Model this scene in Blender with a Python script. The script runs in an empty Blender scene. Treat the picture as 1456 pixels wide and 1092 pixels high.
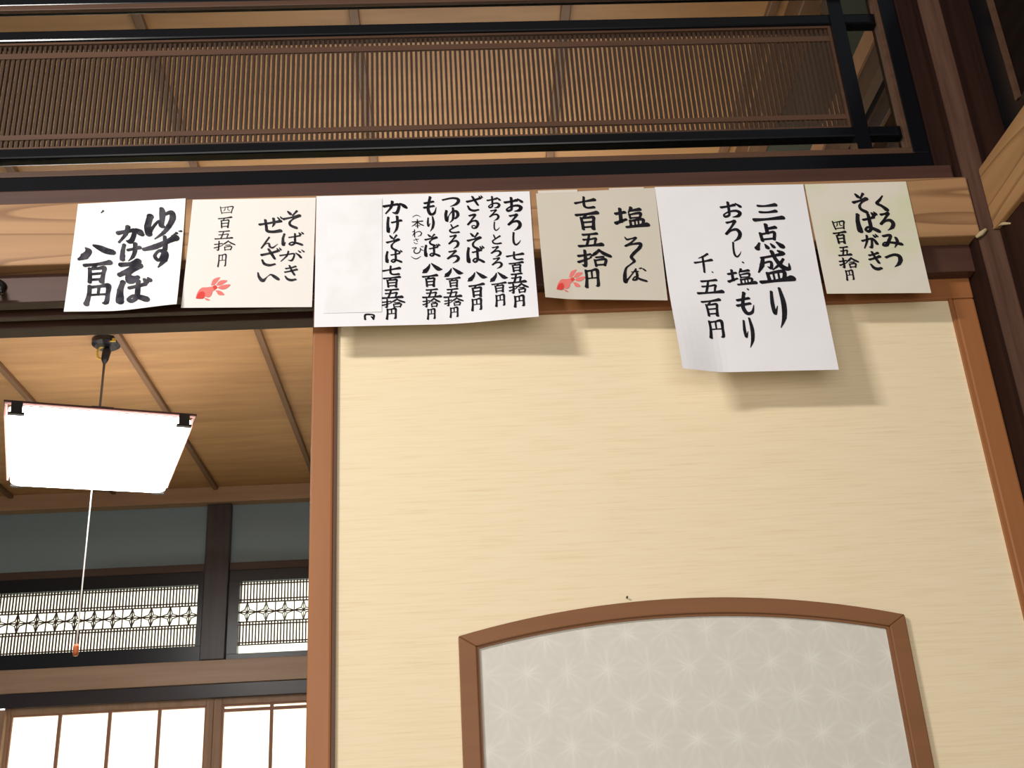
import bpy, bmesh, math, random
from mathutils import Vector, Matrix
random.seed(7)
SC = bpy.context.scene
COL = SC.collection
ZC = 1.065          # camera height above the tatami; all heights below are relative to it

# ---------------------------------------------------------------- camera
cam_d = bpy.data.cameras.new('camera'); cam = bpy.data.objects.new('camera', cam_d); COL.objects.link(cam)
YAW, PITCH, ROLL = 5.67906597e-02, 4.15932208e-01, -6.05889343e-02
fw = Vector((math.sin(YAW)*math.cos(PITCH), math.cos(YAW)*math.cos(PITCH), math.sin(PITCH)))
r0 = Vector((math.cos(YAW), -math.sin(YAW), 0)); u0 = r0.cross(fw)
rt = r0*math.cos(ROLL)+u0*math.sin(ROLL); up = -r0*math.sin(ROLL)+u0*math.cos(ROLL)
cam.matrix_world = Matrix(((rt.x, up.x, -fw.x, 0), (rt.y, up.y, -fw.y, 0), (rt.z, up.z, -fw.z, ZC), (0, 0, 0, 1)))
cam_d.sensor_fit = 'HORIZONTAL'; cam_d.sensor_width = 36; cam_d.lens = 36*1614.3/1456
cam_d.clip_start = .02; SC.camera = cam
# ---------------------------------------------------------------- world, lights, exposure
vs = SC.view_settings; vs.view_transform = 'Standard'; vs.look = 'None'; vs.gamma = 1; vs.use_curve_mapping = False
vs.exposure = 0.0
W = bpy.data.worlds.new('world'); SC.world = W; W.use_nodes = True
W.node_tree.nodes['Background'].inputs[0].default_value = (1, .96, .91, 1)
W.node_tree.nodes['Background'].inputs[1].default_value = .22
def area(name, loc, target, sx, sy, power, col):
    d = bpy.data.lights.new(name, 'AREA'); d.shape = 'RECTANGLE'; d.size = sx; d.size_y = sy; d.energy = power; d.color = col
    o = bpy.data.objects.new(name, d); COL.objects.link(o); o.location = (loc[0], loc[1], loc[2]+ZC)
    dr = Vector(target)-Vector(loc); o.rotation_euler = dr.to_track_quat('-Z', 'Y').to_euler(); return o
area('front_room_tube_light', (-1.2, -.2, 1.16), (.2, 1.4, .7), .38, .10, 30, (1, .965, .92))
area('front_room_bounce_fill', (.1, -2.2, -.15), (.25, 1.4, .6), 3.4, 1.7, 76, (1, .95, .88))  # added soft fill from low behind, standing for bounced room light
area('rear_room_ceiling_fill', (.05, 2.8, .95), (.05, 2.8, 2.0), .9, .9, 11, (1, .93, .82))  # added upward fill to brighten the rear ceiling, no fitting there
area('daylight_outside', (-1.0, 6.1, .7), (-1.0, 4.9, .7), 4.4, 3.4, 330, (.95, 1, 1))

# ---------------------------------------------------------------- materials
def newmat(name):
    m = bpy.data.materials.new(name); m.use_nodes = True; nt = m.node_tree
    return m, nt, nt.nodes['Principled BSDF']
def N(nt, t, **k):
    n = nt.nodes.new(t)
    for a, b in k.items(): setattr(n, a, b)
    return n
def plain(name, col, rough=.6, spec=.3, metal=0):
    m, nt, b = newmat(name)
    b.inputs['Base Color'].default_value = (*col, 1); b.inputs['Roughness'].default_value = rough
    b.inputs['Specular IOR Level'].default_value = spec; b.inputs['Metallic'].default_value = metal
    return m
def ramp(nt, stops):
    r = N(nt, 'ShaderNodeValToRGB'); e = r.color_ramp.elements
    while len(e) < len(stops): e.new(.5)
    for i, (p, c) in enumerate(stops): e[i].position = p; e[i].color = (*c, 1)
    return r
def wood(name, dark, light, axis='X', scale=1.0, rough=.55, spec=.3, contrast=1.0, rings=0.0, bump=.05, lines=0.0):
    m, nt, b = newmat(name); L = nt.links.new
    tc = N(nt, 'ShaderNodeTexCoord'); mp = N(nt, 'ShaderNodeMapping'); L(tc.outputs['Object'], mp.inputs[0])
    s = [22*scale]*3; s['XYZ'.index(axis)] = 1.1*scale; mp.inputs['Scale'].default_value = s
    n1 = N(nt, 'ShaderNodeTexNoise'); n1.inputs['Scale'].default_value = 1.6; n1.inputs['Detail'].default_value = 6; n1.inputs['Roughness'].default_value = .6
    L(mp.outputs[0], n1.inputs['Vector'])
    wv = N(nt, 'ShaderNodeTexWave', wave_type='BANDS', bands_direction='Z' if axis != 'Z' else 'X'); L(mp.outputs[0], wv.inputs['Vector'])
    wv.inputs['Scale'].default_value = .32; wv.inputs['Distortion'].default_value = 5.5; wv.inputs['Detail'].default_value = 2; wv.inputs['Detail Scale'].default_value = .5
    mx = N(nt, 'ShaderNodeMix'); mx.data_type = 'FLOAT'; mx.inputs[0].default_value = rings
    L(n1.outputs[0], mx.inputs[2]); L(wv.outputs['Fac'], mx.inputs[3])
    w = .22/contrast
    r = ramp(nt, [(max(0, .5-w), dark), (min(1, .5+w), light)]); L(mx.outputs[0], r.inputs[0]); cout = r.outputs[0]
    if lines:
        mp2 = N(nt, 'ShaderNodeMapping'); L(tc.outputs['Object'], mp2.inputs[0]); s2 = [13.0]*3; s2['XYZ'.index(axis)] = 1.3; mp2.inputs['Scale'].default_value = s2; mp2.inputs['Location'].default_value = (3.1, 1.7, 5.3)
        nz = N(nt, 'ShaderNodeTexNoise'); nz.inputs['Scale'].default_value = 1; nz.inputs['Detail'].default_value = .6; L(mp2.outputs[0], nz.inputs['Vector'])
        ml = N(nt, 'ShaderNodeMath', operation='MULTIPLY'); L(nz.outputs[0], ml.inputs[0]); ml.inputs[1].default_value = 9
        fr = N(nt, 'ShaderNodeMath', operation='FRACT'); L(ml.outputs[0], fr.inputs[0])
        lr = ramp(nt, [(.0, (1, 1, 1)), (.72, (.96, .95, .94)), (.93, (1-lines, 1-lines*1.12, 1-lines*1.2)), (.97, (1, 1, 1))]); L(fr.outputs[0], lr.inputs[0])
        mc = N(nt, 'ShaderNodeMix'); mc.data_type = 'RGBA'; mc.blend_type = 'MULTIPLY'; mc.inputs[0].default_value = 1; L(cout, mc.inputs[6]); L(lr.outputs[0], mc.inputs[7]); cout = mc.outputs[2]
    L(cout, b.inputs['Base Color'])
    b.inputs['Roughness'].default_value = rough; b.inputs['Specular IOR Level'].default_value = spec
    bp = N(nt, 'ShaderNodeBump'); bp.inputs['Strength'].default_value = bump; bp.inputs['Distance'].default_value = .002
    L(mx.outputs[0], bp.inputs['Height']); L(bp.outputs[0], b.inputs['Normal'])
    return m
M = {}
M['hinoki'] = wood('pale_hinoki', (.31, .17, .08), (.44, .25, .125), 'X', 1.0, .5, .3, .9, .15, .05, .42)
M['hinoki_y'] = wood('pale_hinoki_side', (.31, .165, .07), (.42, .235, .105), 'Y', 1.0, .5, .3, .9, .15, .05, .42)
M['kamoi'] = wood('dark_red_brown_wood', (.045, .018, .012), (.085, .038, .027), 'X', 1.2, .5, .35)
M['kamoi_y'] = wood('dark_red_brown_wood_side', (.03, .013, .009), (.06, .027, .018), 'Y', 1.2, .5, .35)
M['pillar'] = wood('smoked_red_pillar_wood', (.014, .0055, .004), (.035, .0145, .010), 'Z', 1.2, .6, .1)
M['chamfer'] = wood('pale_pillar_edge', (.050, .022, .013), (.10, .05, .033), 'Z', 3, .7, .12)  # chamfer strip coloured paler than the rest of the post
M['lacquer'] = plain('black_lacquer', (.0045, .0045, .006), .2, .25)
M['lip'] = wood('brown_bead_wood', (.065, .032, .019), (.10, .05, .029), 'X', 2, .5)
M['lattice'] = wood('brown_lattice_wood', (.036, .018, .011), (.055, .029, .018), 'Z', 2, .6)
M['stile'] = wood('fusuma_frame_wood', (.29, .108, .036), (.36, .145, .054), 'Z', 1.0, .45, .35, .7)
M['stile_x'] = wood('fusuma_rail_wood', (.29, .108, .036), (.36, .145, .054), 'X', 1.0, .45, .35, .7)
M['arch'] = wood('arch_frame_wood', (.205, .088, .036), (.25, .112, .05), 'X', 1.0, .5, .25, .7)
M['bead'] = plain('dark_inner_bead', (.10, .045, .025), .5)
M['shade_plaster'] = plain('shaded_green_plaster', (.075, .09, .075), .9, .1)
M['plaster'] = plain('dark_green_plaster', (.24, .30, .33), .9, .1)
M['cream_wall'] = plain('sand_plaster', (.5, .42, .3), .9, .1)
M['dark_frame'] = plain('dark_lacquered_window_frame', (.012, .014, .02), .3, .5)
M['back_pillar'] = wood('dark_purple_brown_post', (.03, .022, .025), (.055, .042, .044), 'Z', 1.2, .4, .5)
M['back_brown'] = wood('dim_brown_strip', (.07, .045, .038), (.1, .065, .052), 'X', 1, .5)
M['back_nageshi'] = wood('back_hinoki', (.33, .21, .14), (.46, .32, .23), 'X', .8, .45, .4, .8)
M['back_kamoi'] = plain('back_dark_head_rail', (.035, .027, .032), .3, .5)
M['shoji'] = wood('shoji_frame_wood', (.28, .165, .10), (.40, .25, .16), 'Z', 1, .5)
M['kumiko'] = plain('thin_muntin_wood', (.34, .17, .12), .6)
M['fine_lattice'] = plain('fine_lattice_wood', (.09, .042, .038), .6)
M['mold'] = wood('ceiling_edge_wood', (.38, .22, .13), (.48, .29, .175), 'X', 1, .5)
M['batten'] = wood('ceiling_batten_wood', (.16, .085, .045), (.24, .13, .07), 'Y', 1, .5)
M['black_plastic'] = plain('black_plastic', (.012, .012, .014), .35, .5)
M['cord'] = plain('grey_cord', (.12, .11, .11), .6)
M['string'] = plain('white_pull_string', (.75, .73, .7), .7)
M['knob'] = plain('orange_plastic', (.65, .16, .05), .4, .5)
M['yellow'] = plain('yellow_tag', (.75, .5, .06), .4, .5)
M['rim'] = wood('dark_lamp_rim_wood', (.06, .025, .022), (.1, .045, .04), 'X', 2, .4)
M['steel'] = plain('dark_iron', (.02, .018, .018), .4, .5, .6)
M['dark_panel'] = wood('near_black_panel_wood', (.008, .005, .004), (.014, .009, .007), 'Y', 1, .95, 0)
M['cloth'] = plain('near_black_cloth', (.02, .016, .015), .9, .1)
M['glue'] = plain('yellowed_glue', (.42, .33, .19), .8, .2)
M['tape'] = plain('matte_tape', (.66, .6, .54), .5, .4)
M['red_ink'] = plain('red_ink', (.66, .06, .05), .7, .2)
M['pink_ink'] = plain('pink_ink', (.76, .19, .17), .7, .2)
M['tatami'] = wood('tatami_straw', (.36, .32, .17), (.46, .41, .23), 'X', 3, .8, .2)

def ink(name, c1, c2):
    m, nt, b = newmat(name); L = nt.links.new
    tc = N(nt, 'ShaderNodeTexCoord'); n = N(nt, 'ShaderNodeTexNoise'); n.inputs['Scale'].default_value = 60; L(tc.outputs['Object'], n.inputs['Vector'])
    r = ramp(nt, [(.4, c1), (.62, c2)]); L(n.outputs[0], r.inputs[0]); L(r.outputs[0], b.inputs['Base Color'])
    b.inputs['Roughness'].default_value = .75; b.inputs['Specular IOR Level'].default_value = .15
    return m
M['ink'] = ink('black_brush_ink', (.008, .007, .011), (.016, .014, .02))
M['ink_grey'] = ink('thinned_brush_ink', (.018, .017, .024), (.075, .07, .085))
M['ink_thin'] = ink('fine_brush_ink', (.02, .018, .024), (.045, .042, .05))

def paper(name, col, col2=None, scale=8):
    m, nt, b = newmat(name); L = nt.links.new
    b.inputs['Roughness'].default_value = .85; b.inputs['Specular IOR Level'].default_value = .15
    tc = N(nt, 'ShaderNodeTexCoord'); n = N(nt, 'ShaderNodeTexNoise'); n.inputs['Scale'].default_value = scale; n.inputs['Detail'].default_value = 3
    L(tc.outputs['Object'], n.inputs['Vector'])
    r = ramp(nt, [(.44, col), (.62, col2 or tuple(c*.97 for c in col))]); L(n.outputs[0], r.inputs[0]); L(r.outputs[0], b.inputs['Base Color'])
    return m
M['copy_paper'] = paper('white_copy_paper', (.80, .79, .83))
M['white_paper'] = paper('white_card', (.86, .86, .84))
M['cover_paper'] = paper('cover_paper', (.80, .795, .82), (.75, .75, .76), 22)
M['washi'] = paper('warm_washi_card', (.76, .735, .70), (.78, .725, .70), 10)
M['washi_cream'] = paper('cream_washi_card', (.60, .55, .475), (.585, .545, .46), 10)
M['washi_green'] = paper('green_tinted_card', (.70, .65, .575), (.62, .635, .44), 9)

def fusuma_cloth():
    m, nt, b = newmat('cream_fusuma_cloth'); L = nt.links.new
    tc = N(nt, 'ShaderNodeTexCoord'); mp = N(nt, 'ShaderNodeMapping'); L(tc.outputs['Object'], mp.inputs[0]); mp.inputs['Scale'].default_value = (11, 11, 330)
    n = N(nt, 'ShaderNodeTexNoise'); n.inputs['Scale'].default_value = 1; n.inputs['Detail'].default_value = 5; n.inputs['Roughness'].default_value = .65; L(mp.outputs[0], n.inputs['Vector'])
    r = ramp(nt, [(.30, (.755, .605, .395)), (.48, (.815, .685, .475)), (.7, (.835, .715, .51))]); L(n.outputs[0], r.inputs[0]); L(r.outputs[0], b.inputs['Base Color'])
    b.inputs['Roughness'].default_value = .8; b.inputs['Specular IOR Level'].default_value = .15
    bp = N(nt, 'ShaderNodeBump'); bp.inputs['Strength'].default_value = .12; bp.inputs['Distance'].default_value = .001; L(n.outputs[0], bp.inputs['Height']); L(bp.outputs[0], b.inputs['Normal'])
    return m
M['fusuma'] = fusuma_cloth()
def star_paper():
    # grey washi woven with rows of faint white hemp-leaf stars
    m, nt, b = newmat('star_pattern_washi'); L = nt.links.new
    tc = N(nt, 'ShaderNodeTexCoord'); sp = N(nt, 'ShaderNodeSeparateXYZ'); L(tc.outputs['Object'], sp.inputs[0])
    def mth(op, a, b_=None, c=None):
        n = N(nt, 'ShaderNodeMath', operation=op)
        for i, v in enumerate((a, b_, c)):
            if v is None: continue
            if isinstance(v, (int, float)): n.inputs[i].default_value = v
            else: L(v, n.inputs[i])
        return n.outputs[0]
    PX, PZ = .050, .0866
    vals = []
    for ox, oz in ((0, 0), (.5, .5)):
        u = mth('MULTIPLY', mth('SUBTRACT', mth('FRACT', mth('ADD', mth('DIVIDE', sp.outputs[0], PX), ox)), .5), PX)
        v = mth('MULTIPLY', mth('SUBTRACT', mth('FRACT', mth('ADD', mth('DIVIDE', sp.outputs[2], PZ), oz)), .5), PZ)
        rr = mth('SQRT', mth('ADD', mth('MULTIPLY', u, u), mth('MULTIPLY', v, v)))
        th = mth('ARCTAN2', u, v)
        ray = mth('POWER', mth('ABSOLUTE', mth('COSINE', mth('MULTIPLY', th, 3))), 14)
        ray2 = mth('MULTIPLY', mth('POWER', mth('ABSOLUTE', mth('SINE', mth('MULTIPLY', th, 3))), 22), .6)
        fall = mth('MAXIMUM', mth('SUBTRACT', 1, mth('DIVIDE', rr, .036)), 0)
        core = mth('POWER', mth('MAXIMUM', mth('SUBTRACT', 1, mth('DIVIDE', rr, .013)), 0), 1.3)
        vals.append(mth('ADD', mth('MULTIPLY', mth('MAXIMUM', ray, ray2), fall), core))
    s = mth('MAXIMUM', vals[0], vals[1])
    n = N(nt, 'ShaderNodeTexNoise'); n.inputs['Scale'].default_value = 55; n.inputs['Detail'].default_value = 4; L(tc.outputs['Object'], n.inputs['Vector'])
    s2 = mth('MULTIPLY', s, mth('ADD', mth('MULTIPLY', n.outputs[0], 1.6), -.25))
    s3 = mth('ADD', mth('MULTIPLY', s2, .62), mth('MULTIPLY', n.outputs[0], .34))
    r = ramp(nt, [(.0, (.60, .575, .52)), (1, (.77, .75, .70))]); L(s3, r.inputs[0]); L(r.outputs[0], b.inputs['Base Color'])
    b.inputs['Roughness'].default_value = .6
    return m
M['star'] = star_paper()
def ceil_mat():
    m, nt, b = newmat('board_ceiling'); L = nt.links.new
    tc = N(nt, 'ShaderNodeTexCoord'); mp = N(nt, 'ShaderNodeMapping'); L(tc.outputs['Object'], mp.inputs[0]); mp.inputs['Scale'].default_value = (1.6, 13, 1)
    n = N(nt, 'ShaderNodeTexNoise'); n.inputs['Scale'].default_value = 1.7; n.inputs['Detail'].default_value = 6; n.inputs['Roughness'].default_value = .6; L(mp.outputs[0], n.inputs['Vector'])
    sp = N(nt, 'ShaderNodeSeparateXYZ'); L(tc.outputs['Object'], sp.inputs[0])
    d = N(nt, 'ShaderNodeMath', operation='DIVIDE'); L(sp.outputs[1], d.inputs[0]); d.inputs[1].default_value = .455
    fl = N(nt, 'ShaderNodeMath', operation='FLOOR'); L(d.outputs[0], fl.inputs[0])
    wn = N(nt, 'ShaderNodeTexWhiteNoise', noise_dimensions='1D'); L(fl.outputs[0], wn.inputs['W'])
    a = N(nt, 'ShaderNodeMath', operation='MULTIPLY_ADD'); L(wn.outputs['Value'], a.inputs[0]); a.inputs[1].default_value = .22; L(n.outputs[0], a.inputs[2])
    r = ramp(nt, [(.35, (.385, .205, .088)), (.85, (.555, .315, .14))]); L(a.outputs[0], r.inputs[0]); L(r.outputs[0], b.inputs['Base Color'])
    b.inputs['Roughness'].default_value = .5; b.inputs['Specular IOR Level'].default_value = .3
    return m
M['ceiling'] = ceil_mat()
def translucent(name, col, fac=.65):
    m, nt, b = newmat(name); L = nt.links.new
    b.inputs['Base Color'].default_value = (*col, 1); b.inputs['Roughness'].default_value = .8
    t = N(nt, 'ShaderNodeBsdfTranslucent'); t.inputs[0].default_value = (*col, 1)
    mx = N(nt, 'ShaderNodeMixShader'); mx.inputs[0].default_value = fac
    L(b.outputs[0], mx.inputs[1]); L(t.outputs[0], mx.inputs[2]); L(mx.outputs[0], nt.nodes['Material Output'].inputs[0])
    return m
M['shoji_paper'] = translucent('shoji_paper', (.82, .77, .66))
M['window_paper'] = translucent('frosted_window_paper', (.84, .83, .74))
M['dim_pane'] = plain('pale_grey_pane', (.5, .54, .6), .3, .5)  # reflection in the glass put in as a flat pale colour
def emit(name, col, st):
    m, nt, b = newmat(name); b.inputs['Base Color'].default_value = (.85, .85, .85, 1)
    b.inputs['Emission Color'].default_value = (*col, 1); b.inputs['Emission Strength'].default_value = st
    return m
M['lamp'] = emit('lit_acrylic_shade', (1, .97, .93), 11.0)
M['uplight_blocker'] = plain('white_enamel', (.8, .8, .78), .4)
M['tray'] = translucent('pink_white_tray_side', (.85, .62, .60), .5)

# ---------------------------------------------------------------- mesh helpers
ORG = {}
class MB:
    def __init__(s): s.v = []; s.f = []; s.mi = []; s.m = 0
    def add(s, vs_, fs):
        k = len(s.v); s.v += [tuple(p) for p in vs_]
        for f in fs: s.f.append([k+i for i in f]); s.mi.append(s.m)
        return s
    def box(s, x0, x1, y0, y1, z0, z1):
        return s.add([(x, y, z) for z in (z0, z1) for y in (y0, y1) for x in (x0, x1)],
                     [(0, 2, 3, 1), (4, 5, 7, 6), (0, 1, 5, 4), (2, 6, 7, 3), (0, 4, 6, 2), (1, 3, 7, 5)])
    def prism(s, poly, axis, a, b):
        # poly: 2D outline, extruded along axis ('X': (y,z), 'Y': (x,z), 'Z': (x,y))
        def P(p, t): return {'X': (t, p[0], p[1]), 'Y': (p[0], t, p[1]), 'Z': (p[0], p[1], t)}[axis]
        n = len(poly)
        return s.add([P(p, a) for p in poly]+[P(p, b) for p in poly],
                     [list(range(n))[::-1], list(range(n, 2*n))]+[(i, (i+1) % n, n+(i+1) % n, n+i) for i in range(n)])
    def tube(s, pts, r, n=8, closed=False):
        pts = [Vector(p) for p in pts]; rs = r if isinstance(r, (list, tuple)) else [r]*len(pts); rings = []
        for i, p in enumerate(pts):
            t = (pts[min(i+1, len(pts)-1)]-pts[max(i-1, 0)]).normalized()
            a = Vector((0, 0, 1)) if abs(t.z) < .9 else Vector((1, 0, 0)); e = t.cross(a).normalized(); g = t.cross(e)
            rings.append([p+(e*math.cos(2*math.pi*j/n)+g*math.sin(2*math.pi*j/n))*rs[i] for j in range(n)])
        vs_ = [q for rg in rings for q in rg]; m = len(pts)
        fs = [(i*n+j, i*n+(j+1) % n, (i+1)*n+(j+1) % n, (i+1)*n+j) for i in range(m-1) for j in range(n)]
        fs += [list(range(n))[::-1], list(range((m-1)*n, m*n))]
        return s.add(vs_, fs)
    def bar(s, a, b, w, d):
        # thin rectangular bar between two points of an XZ-plane: width w in the plane, depth d along Y
        a = Vector(a); b = Vector(b); t = (b-a).normalized(); nrm = Vector((-t.z, 0, t.x))*w/2; D = Vector((0, d, 0))
        q = [a+nrm, a-nrm, b-nrm, b+nrm]
        return s.add([p for p in q]+[p+D for p in q], [(0, 1, 2, 3), (7, 6, 5, 4), (0, 4, 5, 1), (1, 5, 6, 2), (2, 6, 7, 3), (3, 7, 4, 0)])
    def build(s, name, mats, parent=None, loc=None, bevel=0, smooth=False, fix=True):
        root = loc if loc is not None else (ORG.get(parent.name) if parent else None)
        if root is None:
            xs = list(zip(*s.v)); root = ((min(xs[0])+max(xs[0]))/2, (min(xs[1])+max(xs[1]))/2, min(xs[2]))
        me = bpy.data.meshes.new(name); me.from_pydata([(p[0]-root[0], p[1]-root[1], p[2]-root[2]) for p in s.v], [], s.f)
        for mm in (mats if isinstance(mats, (list, tuple)) else [mats]): me.materials.append(M[mm] if isinstance(mm, str) else mm)
        me.polygons.foreach_set('material_index', s.mi)
        if fix:
            bm = bmesh.new(); bm.from_mesh(me); bmesh.ops.recalc_face_normals(bm, faces=bm.faces); bm.to_mesh(me); bm.free()
        if smooth: me.polygons.foreach_set('use_smooth', [True]*len(me.polygons))
        me.update()
        o = bpy.data.objects.new(name, me); COL.objects.link(o)
        if parent: o.parent = parent
        else: o.location = (root[0], root[1], root[2]+ZC)
        ORG[o.name] = root
        if bevel:
            b = o.modifiers.new('bevel', 'BEVEL'); b.width = bevel; b.segments = 2; b.limit_method = 'ANGLE'; b.angle_limit = math.radians(40)
        return o
def B(*a): return MB().box(*a)
def tag(o, label, cat, group=None, kind=None):
    o['label'] = label; o['category'] = cat
    if group: o['group'] = group
    if kind: o['kind'] = kind
    return o
def struct(o, label, cat): return tag(o, label, cat, None, 'structure')
def thing(name, loc, label, cat, group=None, kind=None):
    o = bpy.data.objects.new(name, None); COL.objects.link(o); o.location = (loc[0], loc[1], loc[2]+ZC); o.empty_display_size = .05
    ORG[o.name] = tuple(loc); return tag(o, label, cat, group, kind)
# ================================================================ THE SETTING
YN = 1.344; YK = 1.369
HC = 1.705                      # ceiling of the room behind
XL, XR = -2.6, .80; YB = 4.92
struct(B(-2.7, 2.6, -2.4, 5.0, -1.125, -1.065).build('floor', 'tatami'), 'straw tatami floor running under both rooms', 'floor')
# front wall members
struct(B(-1.7, .745, YN, 1.43, .7955, .893).build('trim_1', 'hinoki', bevel=.0025), 'long pale wooden head rail the menu sheets are taped to', 'beam')
k = MB()
zk = .7525; g = zk+.015
k.prism([(YK, .7955), (YK, zk), (1.390, zk), (1.390, g), (1.411, g), (1.411, zk), (1.423, zk), (1.423, g), (1.444, g), (1.444, zk), (1.4735, zk), (1.4735, .7955)], 'X', -1.7, .738)
struct(k.build('trim_2', 'kamoi', bevel=.001), 'dark reddish grooved rail under the pale beam, above the doorway', 'rail')
struct(B(-1.7, .735, 1.358, 1.43, .8932, .9235).build('trim_3', 'kamoi', bevel=.002), 'dark brown sill strip above the pale beam and below the lattice transom', 'sill')
# corner post with its chamfered edge
t = thing('trim_4', (.80, 1.30, -1.065), 'reddish brown corner post with a pale chamfered edge at far right', 'post', None, 'structure')
MB().prism([(.738, 1.352), (.7445, 1.352), (.7655, 1.331), (.7655, 1.262), (.86, 1.262), (.86, 1.48), (.738, 1.48)], 'Z', -1.065, HC).build('post', 'pillar', t)
MB().prism([(.7437, 1.3522), (.7443, 1.3507), (.7642, 1.3308), (.7657, 1.3302), (.7660, 1.3330), (.7460, 1.3530)], 'Z', -1.065, HC).build('chamfer_edge', 'chamfer', t)
g_ = MB()
g_.tube([(.738, 1.346, .793), (.745, 1.343, .797), (.751, 1.338, .801)], [.002, .0038, .002], 7)
g_.tube([(.758, 1.332, .798), (.762, 1.318, .797), (.766, 1.30, .786)], [.0015, .0032, .001], 7)
g_.build('glue_smear', 'glue', t, smooth=True)
struct(B(.7135, .744, 1.362, 1.46, .8932, HC).build('trim_5', 'pillar', bevel=.002), 'reddish brown jamb between black transom frame and corner post', 'jamb')
# right wall of the front room, running towards the camera
struct(B(.757, .80, -1.6, 1.331, .7955, .895).build('trim_6', 'hinoki_y', bevel=.0025), 'pale wooden head rail coming forward on the right wall', 'beam')
struct(B(.774, .86, -1.6, 1.262, .735, .7955).build('trim_7', 'kamoi_y', bevel=.001), 'dark rail under the pale beam of the right wall', 'rail')
r = thing('window_1', (.80, 0, .895), 'black framed transom above the right wall beam', 'transom', None, 'structure')
B(.770, .84, 1.217, 1.2618, .8955, 1.32).build('frame_stile', 'lacquer', r)
B(.770, .84, -1.6, 1.217, .8955, .925).build('frame_rail', 'lacquer', r)
B(.768, .7735, 1.2085, 1.2165, .9255, 1.32).build('frame_bead', 'lip', r)
B(.774, .80, -1.6, 1.2165, .9255, 1.32).build('dark_panel', 'dark_panel', r)
struct(B(.80, .83, -1.6, 1.2615, -1.065, .735).build('wall_right', 'kamoi_y'), 'dark brown panelling below the right wall rail', 'wall')
struct(B(.77, .86, -1.6, 1.2615, 1.32, HC).build('wall_right_upper', 'plaster'), 'dark plaster above the right wall transom', 'wall')
struct(B(-1.7, .7134, 1.366, 1.385, 1.29, HC).build('wall_front', 'plaster'), 'plaster above the lattice transom, out of the frame', 'wall')

# ---- front transom with the brown lattice
T = thing('window_2', (-.45, 1.40, .924), 'long black lacquered transom with a brown slatted lattice, above the menu sheets', 'transom', None, 'structure')
XA = -1.68
B(XA, .7132, 1.365, 1.392, .9236, .9505).build('bottom_rail', 'lacquer', T, bevel=.0015)
B(XA, .7132, 1.365, 1.389, 1.2625, 1.29).build('head_rail', 'lacquer', T, bevel=.0015)
B(.6875, .7132, 1.365, 1.393, .9505, 1.2625).build('right_stile', 'lacquer', T, bevel=.0015)
B(XA, .6875, 1.3645, 1.372, .9505, .9600).build('lip_strip', 'lip', T, bevel=.001)
B(XA, .6875, 1.3645, 1.372, 1.2525, 1.2625).build('lip_strip', 'lip', T, bevel=.001)
B(.6797, .6875, 1.3645, 1.372, .9600, 1.2525).build('lip_strip', 'lip', T, bevel=.001)
B(.686, .6875, 1.372, 1.3929, .9505, 1.2625).build('stile_lining', 'back_brown', T)
B(XA, .686, 1.377, 1.397, .9912, 1.0092).build('cross_bar', 'lacquer', T, bevel=.003)
B(XA, .686, 1.377, 1.397, 1.2040, 1.2240).build('cross_bar', 'lacquer', T, bevel=.003)
u_ = MB().box(.6105, .6325, 1.374, 1.3765, .9505, 1.2625); u_.box(.6105, .6325, 1.3765, 1.400, .9505, .9912).box(.6105, .6325, 1.3765, 1.400, 1.0092, 1.2040).box(.6105, .6325, 1.3765, 1.400, 1.224, 1.2625)
u_.build('upright_bar', 'lacquer', T)
inn = MB(); inn.box(XA, .6105, 1.381, 1.394, 1.0092, 1.0132).box(XA, .6105, 1.381, 1.394, 1.2000, 1.2040).box(.6065, .6105, 1.381, 1.394, 1.0132, 1.2000)
lp = inn.build('lattice_frame', 'lip', T)
sl = MB(); x = .6035; pitch = .00745
while x > XA:
    sl.box(x-.0018, x+.0018, 1.3845, 1.3905, 1.0132, 1.2000); x -= pitch
sl.build('lattice_slats', 'lattice', lp)
B(XA, .6065, 1.3832, 1.3865, 1.0280, 1.0365).build('lattice_batten', 'lip', lp)
B(XA, .6065, 1.3832, 1.3865, 1.1760, 1.1860).build('lattice_batten', 'lip', lp)

# ---- sliding fusuma door
F = thing('door_1', (.275, 1.40, -1.065), 'cream cloth sliding door with brown frame and arched grey inset', 'sliding door', None, 'structure')
Y0, Y1, YP = 1.391, 1.410, 1.3985
B(-.188, -.1585, Y0, Y1, -1.055, .7215).build('stile', 'stile', F, bevel=.003)
B(.7065, .7375, Y0, Y1, -1.055, .7215).build('stile', 'stile', F, bevel=.003)
B(-.188, .7375, Y0, Y1, .7218, .7655).build('top_rail', 'stile_x', F, bevel=.002)
B(-.1585, .7065, Y0, Y1, -1.055, -1.0).build('bottom_rail', 'stile_x', F, bevel=.002)
b_ = MB(); b_.box(-.1585, -.1545, Y0+.002, YP+.001, -1.0, .7217).build('inner_bead', 'bead', F)
MB().box(.7025, .7065, Y0+.002, YP+.001, -1.0, .7217).build('inner_bead', 'stile', F)
B(-.1545, .7025, YP, 1.4065, -1.0, .7217).build('cloth_panel', 'fusuma', F)
ox0, ox1, zc, za = -.0050, .5500, .2820, .3155      # arched inset: side corners and crown
def arch(x0, x1, zc_, za_, n=28):
    c = (x0+x1)/2; h = (x1-x0)/2; s = za_-zc_; R_ = (h*h+s*s)/(2*s); cz = za_-R_
    return [(x0+(x1-x0)*i/n, cz+math.sqrt(R_*R_-(x0+(x1-x0)*i/n-c)**2)) for i in range(n+1)]
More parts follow.
